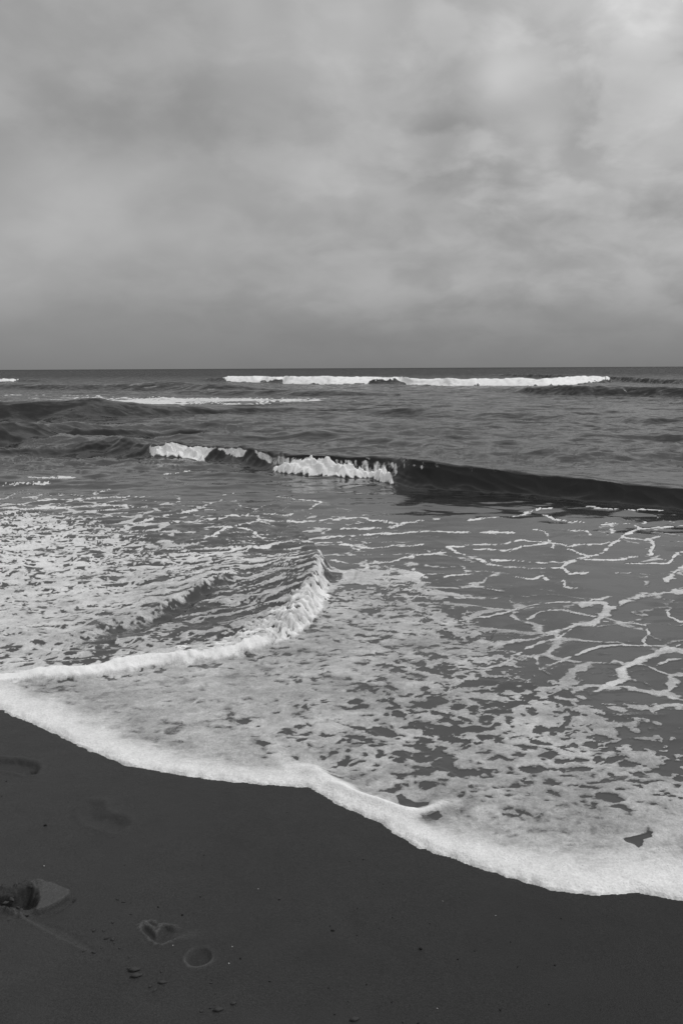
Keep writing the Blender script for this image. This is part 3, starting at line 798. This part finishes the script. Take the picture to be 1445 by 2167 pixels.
# folded ridges in the roll
def soft_line(pts, w, asym=None):
    a = np.array(pts, float); px_, py_ = at(a[:, 0], a[:, 1]); best = np.full(X.shape, 9.); m = (Y < 6)
    bb = best[m]
    for i in range(len(px_) - 1):
        ex, ey = px_[i + 1] - px_[i], py_[i + 1] - py_[i]; L = ex * ex + ey * ey
        t = np.clip(((X[m] - px_[i]) * ex + (Y[m] - py_[i]) * ey) / L, 0, 1)
        bb = np.minimum(bb, np.hypot(X[m] - px_[i] - t * ex, Y[m] - py_[i] - t * ey))
    best[m] = bb
    return best
fold = soft_line([(700, 1668), (760, 1692), (810, 1710), (860, 1724), (885, 1724), (910, 1716), (936, 1703), (965, 1699)], 1)
_tap = np.interp(U, [700, 760, 900, 975], [.5, 1, 1, .05])
fw = np.exp(-(fold / (.012 + .008 * _tap)) ** 2) * _tap
fold2 = soft_line([(560, 1560), (585, 1590), (610, 1615), (640, 1628)], 1); fw2 = np.exp(-(fold2 / .03) ** 2)
fold3 = soft_line([(610, 1628), (650, 1624), (690, 1652), (730, 1672)], 1); fw3 = np.exp(-(fold3 / .035) ** 2)
FOAM = np.maximum(FOAM, np.maximum(fw, fw3)); THIN = THIN + .40 * fw + .10 * fw2 + .20 * fw3 - .14 * np.exp(-((fold - .055) / .03) ** 2) * (1 - LIPB)
lip_h = lip_h + .024 * fw + .003 * fw2 + .014 * fw3
# openings in the foam where the dark bed shows
def hole(poly, soft=.012):
    a = np.array(list(poly) + [poly[0]], float); px_, py_ = at(a[:, 0], a[:, 1]); m = (Y < 6) & (np.abs(X) < 3)
    xs = X[m] + .008 * perlin(X[m] * 18, Y[m] * 18, 111) + .006 * perlin(X[m] * 50, Y[m] * 50, 112); ys = Y[m] + .008 * perlin(X[m] * 18, Y[m] * 18, 113); c = np.zeros(xs.shape, bool); best = np.full(xs.shape, 9.)
    for i in range(len(px_) - 1):
        ex, ey = px_[i + 1] - px_[i], py_[i + 1] - py_[i]; L = ex * ex + ey * ey + 1e-12
        t = np.clip(((xs - px_[i]) * ex + (ys - py_[i]) * ey) / L, 0, 1)
        best = np.minimum(best, np.hypot(xs - px_[i] - t * ex, ys - py_[i] - t * ey))
        c ^= ((py_[i] > ys) != (py_[i + 1] > ys)) & (xs < ex * (ys - py_[i]) / (ey + 1e-15) + px_[i])
    s = np.where(c, best, -best); o = np.zeros(X.shape); o[m] = sst(-soft * .5, soft * .5, s); return o
HOLES = np.zeros(X.shape)
for q in [[(1313, 1778), (1330, 1775), (1350, 1770), (1365, 1766), (1380, 1767), (1382, 1776), (1365, 1782), (1350, 1798), (1335, 1790)],
          [(834, 1684), (848, 1680), (858, 1691), (882, 1697), (908, 1697), (905, 1707), (872, 1711), (846, 1705)],
          [(905, 1728), (925, 1716), (938, 1728), (922, 1736)], [(500, 1527), (520, 1523), (538, 1528), (515, 1534)]]:
    HOLES = np.maximum(HOLES, hole(q))
FOAM *= 1 - HOLES

# --- foam bead at the bore's front, froth on its face
bw_ = np.interp(bp, [0, 4, 6, 9, 13], [.10, .092, .075, .05, .03]) * (1 + .35 * fbm(X * 3, Y * 3, 2, 53))
beadn = bd + .012 * fbm(X * 5, Y * 5, 2, 51) + .008 * perlin(X * 22, Y * 22, 54)
bead = sst(-.01, .02, beadn) * sst(1.25, .75, beadn / bw_) * sst(11.2, 9.6, bp) * near
front = sst(-.03, .01, bdn) * near
froth_w = np.interp(bp, [0, 6, 8, 10, 12, 14, 16, 17.5, 18], [.20, .30, .34, .36, .30, .18, .07, .03, .02])
froth = front * sst(1.35, .5, bdn / froth_w) * np.interp(bp, [0, 5, 9, 11, 14, 15.2, 16.5], [.55, .75, .9, 1, 1, .6, .15])
lumps = fbm(X * 16, Y * 19, 4, 121, .65)
f1l, f2l, _ = worley(X * 24 + wx * 40, Y * 26 + wy * 40, 6)
puff = sst(.75, .1, f1l)
FOAM = np.maximum(FOAM, bead)
FOAM = np.maximum(FOAM, sst(.10, .60, froth - .66 + lumps * 1.5 + .34 * puff - .30 * sst(.2, 1.1, bdn / froth_w)) * (froth > .02))
THIN = np.maximum(THIN, 1.0 * bead); THIN = np.maximum(THIN, froth * (.50 + .24 * puff + .95 * lumps + .5 * fbm(X * 7, Y * 8, 2, 123) + .20 * sst(.10, .0, bdn)))
Z += .020 * bead + froth * (.010 * puff + .024 * lumps + .018 * fbm(X * 8, Y * 9, 2, 122)) * np.interp(bp, [0, 8, 11, 16, 18], [.12, .45, 1.2, 1.0, .3])
# crest line bright
cre = np.exp(-((bdn - .08) / .03) ** 2) * sst(13, 15, bp) * sst(18, 17.2, bp) * near
FOAM = np.maximum(FOAM, cre * sst(-.25, .1, lumps)); THIN = np.maximum(THIN, .85 * cre)
# ridge froth
rc_ = np.exp(-((rd - .10) / .07) ** 2) * np.interp(X, RX, RH / .06, 0, 0) * near
FOAM = np.maximum(FOAM, rc_ * sst(-.3, .15, lumps))
rdk = np.exp(-((rd + .14) / .20) ** 2) * np.interp(X, RX, RH / .06, 0, 0) * near
FOAM *= 1 - .95 * rdk * sst(-.5, .0, .2 - n1)
# lumpy relief of the foam itself
Z += np.where(Y < 14, FOAM * (.004 + .006 * fbm(X * 9, Y * 12, 3, 131) + .010 * left * fbm(X * 4, Y * 6, 3, 132)), 0)

# --- broken water on the breaking waves
_d, _A, _W = W_MID.local(X, Y)
Z += (.020 * fbm(X * 1.3, _d * 2.2, 3, 180) * sst(0, .3, _A) * np.exp(-((_d / np.maximum(_W, .05) - .5) / .6) ** 2)).astype(np.float32)
Z += ((.016 * fbm(X * 4.5, _d * 3.5, 3, 181) + .012 * (1 - 2.4 * np.abs(perlin(X * 3.2 + _d * 2, _d * 9, 182)))) * sst(0, .3, _A) * sst(-.3, .2, _d / np.maximum(_W, .05)) * sst(1.6, 1.0, _d / np.maximum(_W, .05))).astype(np.float32)
WH = np.zeros(X.shape); WID = np.zeros(X.shape, int)
LOD = sst(60, 10, Y)
for idx, wv_ in enumerate([W_MID, W_FAR, W_FARL]):
    dd, A, W = wv_.local(X, Y); fo = wv_.foam(X)
    if idx == 0:
        q = fbm(X * 4, Y * 4 + dd * 1.5, 4, 141, .6); qq = fbm(X * 13, dd * 3.5, 4, 142, .6); q4 = fbm(X * 14, dd * 16, 3, 146, .6)
        t = dd / np.maximum(W, .05)
        top = np.interp(U, [312, 318, 327, 345, 400, 428, 450, 470, 490, 515, 535, 558, 578, 600, 640, 700, 780, 822, 850, 880, 930, 980], [-.3, .25, .9, 1.1, .95, .70, .12, .05, .42, .38, -.05, .28, .40, .5, .7, .75, .75, .66, .22, .08, -.1, -.5])
        bot = np.interp(U, [322, 340, 392, 425, 445, 575, 588, 612, 640, 690, 740, 790, 818, 836], [-.3, .55, .60, .3, -.3, -.3, .40, .72, .80, .72, .55, .42, .30, -.3])
        tt = 1 - t
        mA = sst(-.12, .06, top + .28 * q + .10 * qq - tt) * sst(-.02, .10, tt + .05 * qq - .04 * (U > 560)) * (fo > .005)
        curt = sst(430, 640, U)
        mA *= sst(-.32, .10, qq + .41) * (1 - curt) + curt * np.clip(.40 + 1.1 * qq, 0, 1)
        mB = sst(-.08, .06, bot + .26 * q + .05 * q4 - t) * sst(-.28, -.16, t + .10 * qq) * (bot > -.25)
        lipf = np.interp(U, [820, 850, 1000, 1150, 1300, 1700], [0, .42, .36, .30, .16, 0]) * np.exp(-((t - .97) / .10) ** 2) * sst(.0, .45, fbm(X * 9, dd * 9, 4, 148, .65) + .15)
        boil = sst(.80, .1, worley(X * 5.0 + .8 * q, t * 2.0 + 3 + .8 * q, 9)[0]) * (.9 + .3 * q) + .35 * q4
        Z += (mB * sst(-.25, .05, t) * sst(1.3, .5, t) * (.045 + .085 * boil + .05 * q) + mA * .03 * (q + q4)).astype(np.float32)
        m = np.maximum(np.maximum(mA, mB), .95 * lipf)
        tn = np.where(mB > .4, .90 + .30 * boil - .10 * (1 - sst(0, .3, t)), np.where(curt > .5, .66 + .50 * qq, .88 + .30 * q4))
    else:
        t = dd / np.maximum(W, .05)
        q = fbm(X * .8, dd * .8, 4, 150 + idx, .6); q5 = fbm(X * 1.1, dd * .25, 4, 155, .65); q6 = fbm(X * 2.2, dd * 3, 3, 156, .6)
        reach = (1 - fo) * 1.0 + .04 + .42 * q + .25 * q6
        m = sst(reach - .10, reach + .08, t) * sst(1.5, 1.15, t + .35 * q) * (fo > .02)
        Z += (m * (.10 * q + .20 * q5 * sst(.2, 1, t) + .08 * q6 - .04) * (t > -.1)).astype(np.float32)
        tn = .96 + .40 * q6 + .25 * q - .25 * sst(.35, .0, t)
    FOAM = np.maximum(FOAM, m); THIN = np.where(m > .3, tn, THIN)
    WH = np.maximum(WH, m)
# spent foam spread behind the left swell
fs = .6 * fbm(X * .22, Y * .8, 4, 160, .62) + .55 * fbm(X * .9, Y * 2.0, 4, 161, .7)
patchm = np.interp(U, [-300, 0, 120, 230, 420, 640, 760, 850], [.30, .36, .36, .62, .70, .56, .40, 0]) * np.exp(-((V - np.interp(U, [0, 250, 700], [838, 848, 847])) / np.interp(U, [0, 250, 760], [9, 11, 6])) ** 2)
m = sst(-.05, .28, patchm - .36 + .85 * fs) * (patchm > .05) * (Y > 27) * (Y < 90)
FOAM = np.maximum(FOAM, .85 * m); THIN = np.where((Y > 20) & (m > FOAM * .9) & (m > .05), .70 + .35 * fs, THIN)
m2 = sst(.16, .40, fbm(X * .15, Y * .9, 4, 170, .6)) * (Y > 40) * (Y < 80) * sst(1000, 600, U) * .40
FOAM = np.maximum(FOAM, m2)

# --- the roll of foam at the very edge lies on the sand
under = sand_height(X, Y)
ZL = under + lip_h - .02 * sst(.0, -.03, d)
zw = np.maximum(Z, under + .004)
bl = sst(.0, .45, d0)
Z = np.where(d0 < .5, ZL * (1 - bl) + (zw + lip_h * .35) * bl, Z)
Z = np.where(d < 0, under - .03 * sst(0, -.03, d) - .002, Z)

# --- colour of the water body: clear and dark offshore, clouded with sand in the swash
BODY = np.interp(Y, [2, 4, 7, 9, 12, 20, 60, 400], [.050, .060, .062, .050, .020, .018, .020, .022])
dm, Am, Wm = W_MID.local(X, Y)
BODY = BODY * (1 - .62 * sst(-1.3, -.2, dm) * sst(.8, .3, (dm - Wm)) * (Am > .02))  # curling wave's dark face and foot: shade put into the water colour
CHOP = np.interp(Y, [3, 8, 11, 16, 40, 200, 3000], [.12, .16, .30, .8, 1.3, 1.8, 1.8])
LEAN = np.interp(Y, [3, 12, 20, 60, 200, 3000], [0, 0, .02, .12, .45, .60])

P = np.stack([X, Y, Z], -1).astype(np.float64)
N = grid_normals(P)
F = grid_faces(*X.shape)
co, nn = P.reshape(-1, 3), N.reshape(-1, 3)
keep = (d.ravel()[F].max(1) > -.05)
ff = FOAM.ravel()[F].mean(1); fX = X.ravel()[F].mean(1); fY = Y.ravel()[F].mean(1); fU = U.ravel()[F].mean(1); fV = V.ravel()[F].mean(1)
fd0 = d0.ravel()[F].mean(1); flip = LIP.ravel()[F].mean(1); fbd = bdn.ravel()[F].mean(1); fbp = bp.ravel()[F].mean(1)
fwh = WH.ravel()[F].mean(1)
A_ = {'foam': FOAM.ravel(), 'thin': np.clip(THIN, 0, 1.2).ravel(), 'body': BODY.ravel(), 'chop': CHOP.ravel(), 'lean': LEAN.ravel()}
left_over = keep.copy()
def carve(sel):
    global left_over
    s = sel & left_over; left_over &= ~s; return s
def wave_thing(name, wv_, label, cat='wave', umin=-9999, umax=9999, parts=True, back=.35, runs=((-9999, 9999),)):
    dd, A, W = wv_.local(fX, fY)
    on = (A > .06) & (dd > -.05 * W) & (dd < W + back * wv_.back) & (fU > umin) & (fU < umax)
    root = bpy.data.objects.new(name, None); scn.collection.objects.link(root)
    root['label'] = label; root['category'] = cat
    got = [('whitewater', carve(on & (ff > .5) & (fU > a) & (fU < b))) for a, b in runs] if parts else []
    got.append(('wave_face', carve(on)))
    for nm, s in got:
        if s.sum() > 30: link(nm, take(nm, s, F, co, nn, A_, M_SEA), root)
wave_thing('breaking_wave', W_MID, 'dark glassy wave curling across the middle, white water on its left half', 'wave', runs=((300, 450), (450, 572), (572, 870)))
wave_thing('breaking_wave', W_FAR, 'long far breaker with a bright white crest just under the horizon', 'wave', runs=((470, 598), (598, 820), (820, 1320)))
wave_thing('breaking_wave', W_FARL, 'tiny far breaker with a white crest at the left edge under the horizon', 'wave')
wave_thing('swell', W_RIGHT, 'dark unbroken swell at the right edge below the end of the far breaker', 'wave', parts=False)
wave_thing('swell', W_LEFT, 'dark lumpy swell on the left with pale spent foam behind it', 'wave', umax=560, parts=False)
wave_thing('swell', W_LEFT2, 'low dark swell at the left edge, between the lumpy swell and the curling wave', 'wave', umax=380, parts=False)
# the bore
on = (fbd > -.02) & (fbd < .45) & (fbp > 8.5) & (fY < 9)
root = bpy.data.objects.new('small_wave', None); scn.collection.objects.link(root)
root['label'] = 'small peaked wave in the shallows running in at an angle with a frothy front'; root['category'] = 'wave'
s1 = carve(on & (ff > .5)); s2 = carve(on)
link('froth', take('froth', s1, F, co, nn, A_, M_SEA), root, kind='stuff')
link('wave_face', take('wave_face', s2, F, co, nn, A_, M_SEA), root)
for sel_, lb in [((flip > .35) & (ff > .3), 'thick bright roll of foam along the edge of the wet sand'),
                 ((fbd > -.03) & (fbd < .16) & (fbp <= 8.5) & (ff > .4) & (fY < 9), 'smooth white bead of foam leading the inner wash on the left'),
                 ((fbd >= 0) & (fU < 720) & (ff > .5) & (fY < 12), 'churned foam full of dark holes behind the small wave on the left'),
                 ((fV > 1330) & (ff > .5) & (fY < 12), 'thin grey foam sheet with scattered dark openings between bead and sand'),
                 ((ff > .5) & (fY < 14), 'pale lacy foam strands over the shallow water on the right'),
                 ((ff > .4) & (fY >= 14), 'pale spent foam drifting on the far water')]:
    s = carve(sel_)
    if s.any(): link('sea_foam', take('sea_foam', s, F, co, nn, A_, M_SEA), kind='stuff', label=lb)
link('sea', take('sea', left_over, F, co, nn, A_, M_SEA), kind='structure')

# ------------------------------------------------------------------ small things on the sand
rs = np.random.RandomState(5)
def pebble_mesh(name, mat, seed, flat=.6, rough=.25, sub=2):
    import bmesh
    bm = bmesh.new(); bmesh.ops.create_icosphere(bm, subdivisions=sub, radius=1.0)
    r_ = np.random.RandomState(seed); ph = r_.rand(4, 3) * 6
    for v in bm.verts:
        n = v.co.normalized(); k = 1 + rough * sum(math.sin(3 * (n.x * p[0] + n.y * p[1] + n.z * p[2]) + p[0] * 5) for p in ph) / 2.2
        v.co = Vector((n.x * k, n.y * k * .75, n.z * k * flat))
    for f in bm.faces: f.smooth = True
    me = bpy.data.meshes.new(name); bm.to_mesh(me); bm.free(); me.materials.append(mat); return me
def sand_z(x, y):
    i = np.searchsorted(SY, y) - 1; j = np.searchsorted(SX, x) - 1
    return float(sand_height(np.array([x]), np.array([y]))[0])
def scatter(name, pts, meshes, size, label, cat, group, sink=.35):
    for i, p in enumerate(pts):
        x, y = at(p[0], p[1]); x, y = float(x[0]), float(y[0])
        s = size * (p[2] if len(p) > 2 else 1) * (.8 + .4 * rs.rand())
        o = link(name, meshes[i % len(meshes)], label=label, category=cat)
        if group: o['group'] = group
        o.location = (x, y, sand_z(x, y) + s * .6 * (1 - sink) * .5)
        o.scale = (s * (.9 + .5 * rs.rand()), s * .9, s)
        o.rotation_euler = (0, 0, rs.rand() * 6.28 if len(p) < 4 else p[3])
K = .415
clods = [(480, 455, 1.3), (545, 495, 1.2), (575, 502, 1.2), (585, 520, .8), (612, 545, .9), (660, 590, 1.0), (660, 648, .8), (825, 665, .9), (765, 740, 1.1), (793, 757, .9),
         (1075, 848, 1.0), (1027, 867, 1.0), (1100, 775, .9), (575, 415, .8), (630, 310, .8), (600, 297, 1.0), (530, 455, .8), (670, 372, .8), (1080, 705, .7), (1078, 722, .8), (480, 566, .9), (435, 560, .8), (390, 528, .8), (520, 545, .7), (520, 355, .7)]
cm = [pebble_mesh('clod', M_CLOD, 20 + i, .45, .35) for i in range(4)]
scatter('sand_clod', [(x * K, 1780 + y * K, s) for x, y, s in clods], cm, .0046, 'small crumb of dark sand lying in the loose trail beside the paw prints', 'sand clod', 'crumbs of sand along the trail of prints')
scatter('sand_clod', [(8, 1882, 1.6), (22, 1880, 1.2), (36, 1876, 1.9), (45, 1871, 1.3), (60, 1866, 1.6), (66, 1878, 1.1), (5, 1926, 1.5), (18, 1931, 1.2), (30, 1929, 1.9), (38, 1922, 1.3), (46, 1930, 1.4), (52, 1937, 1.6), (12, 1912, 1.2), (26, 1906, 1.4)], cm, .0062, 'crumbly lump of sand on the broken rim of the deep footprint', 'sand clod', 'lumps of sand around the deep footprint')
for (x, y, s, a, lb) in [(685, 656, 2.0, .1, 'larger flat crumb of sand, upper one of the close pair below the paw print trail'),
                         (695, 686, 2.2, .15, 'larger flat crumb of sand, lower one of the close pair below the paw print trail'),
                         (828, 719, 1.6, 0, 'rounded dark crumb of sand to the right of the close pair'),
                         (1112, 859, 1.9, .1, 'flat crumb of sand near the bottom edge of the beach'),
                         (1190, 827, 1.8, .5, 'tilted crumb of sand rightmost of the trail, near the bottom edge')]:
    scatter('sand_clod', [(x * K, 1780 + y * K, s, a)], cm, .0046, lb, 'sand clod', 'crumbs of sand along the trail of prints')
peb = [(1022, 283, 1.1), (1030, 122, .9), (1042, 70, .9), (638, 122, .9), (1203, 308, .8), (1425, 297, 1.0), (1227, 595, 1), (1375, 715, .9), (807, 335, 1.2), (932, 376, 1.3), (890, 565, .7), (44, 408, .8)]
peb = [(x * K, 1780 + y * K, s) for x, y, s in peb] + [(600 + x * .585, 1780 + y * .585, s) for x, y, s in
       [(288, 65, .9), (238, 72, .8), (178, 322, 1.3), (168, 305, .8), (265, 338, 1), (630, 427, 1), (820, 365, .9), (690, 397, .8), (845, 455, .9), (980, 450, 1), (1002, 280, 1.1), (783, 610, 1.1), (163, 530, .9),
        (233, 580, 1), (390, 582, .9), (185, 628, .9), (958, 590, .9), (528, 298, .8), (300, 517, .8), (430, 655, .9), (487, 657, 1), (393, 275, .7), (855, 430, .6), (360, 155, .6)]] + [(14, 1655, .9), (5, 1686, 1.1)]
pm = [pebble_mesh('pebble', M_STONE, 40 + i, .6, .3, 1) for i in range(3)]
scatter('pebble', peb, pm, .0030, 'tiny black pebble scattered on the smooth wet sand', 'pebble', 'tiny black pebbles on the sand')
scatter('pebble', [(97, 1748, 2.0, .4)], pm, .0030, 'black oval pebble left of the washed-out footprint', 'pebble', None)
scatter('pebble', [(890, 2008, 1.7, -.3)], pm, .0030, 'elongated black pebble right of the faint hollow', 'pebble', None)
scatter('stone', [(749, 2158, 2.4, .2)], cm, .0045, 'small grey stone at the bottom edge of the beach', 'stone', None)
scatter('shell_chip', [(1185 * K, 1780 + 536 * K, 1.1), (1168 * K, 1780 + 622 * K, 1.2), (227 * K, 1780 + 129 * K, 1), (1317 * K, 1780 + 241 * K, .8), (883 * K, 1780 + 530 * K, .8), (925, 2133, .8), (936, 1906, .7), (1048, 1938, .6)],
        [pebble_mesh('shell_chip', M_SHELL, 60, .3, .4, 1)], .0026, 'tiny pale shell chip on the dark wet sand', 'shell chip', 'pale shell chips on the sand')
# grit too small to count
import bmesh
gv, gf = [], []
base_v = np.array([(1, 0, 0), (-1, 0, 0), (0, 1, 0), (0, -1, 0), (0, 0, 1), (0, 0, -1)], float)
base_f = np.array([(0, 2, 4), (2, 1, 4), (1, 3, 4), (3, 0, 4), (2, 0, 5), (1, 2, 5), (3, 1, 5), (0, 3, 5)])
n = 0; cos_, fcs = [], []
for i in range(900):
    x = rs.uniform(-2.0, 2.0); y = rs.uniform(1.4, 4.0)
    if shore_d(np.array([x]), np.array([y]))[0] > -.03: continue
    s = rs.uniform(.0006, .0015) * (1.5 if rs.rand() < .08 else 1)
    a = rs.rand() * 6.28; R = np.array([[math.cos(a), -math.sin(a), 0], [math.sin(a), math.cos(a), 0], [0, 0, 1]])
    cos_.append((base_v * [s * 1.3, s, s * .7]) @ R.T + [x, y, sand_z(x, y) + s * .3]); fcs.append(base_f + 6 * n); n += 1
link('grit', mesh_from('grit', np.concatenate(cos_), np.concatenate(fcs), None, None, M_STONE, False), kind='stuff', label='fine dark grit sprinkled over the wet sand')
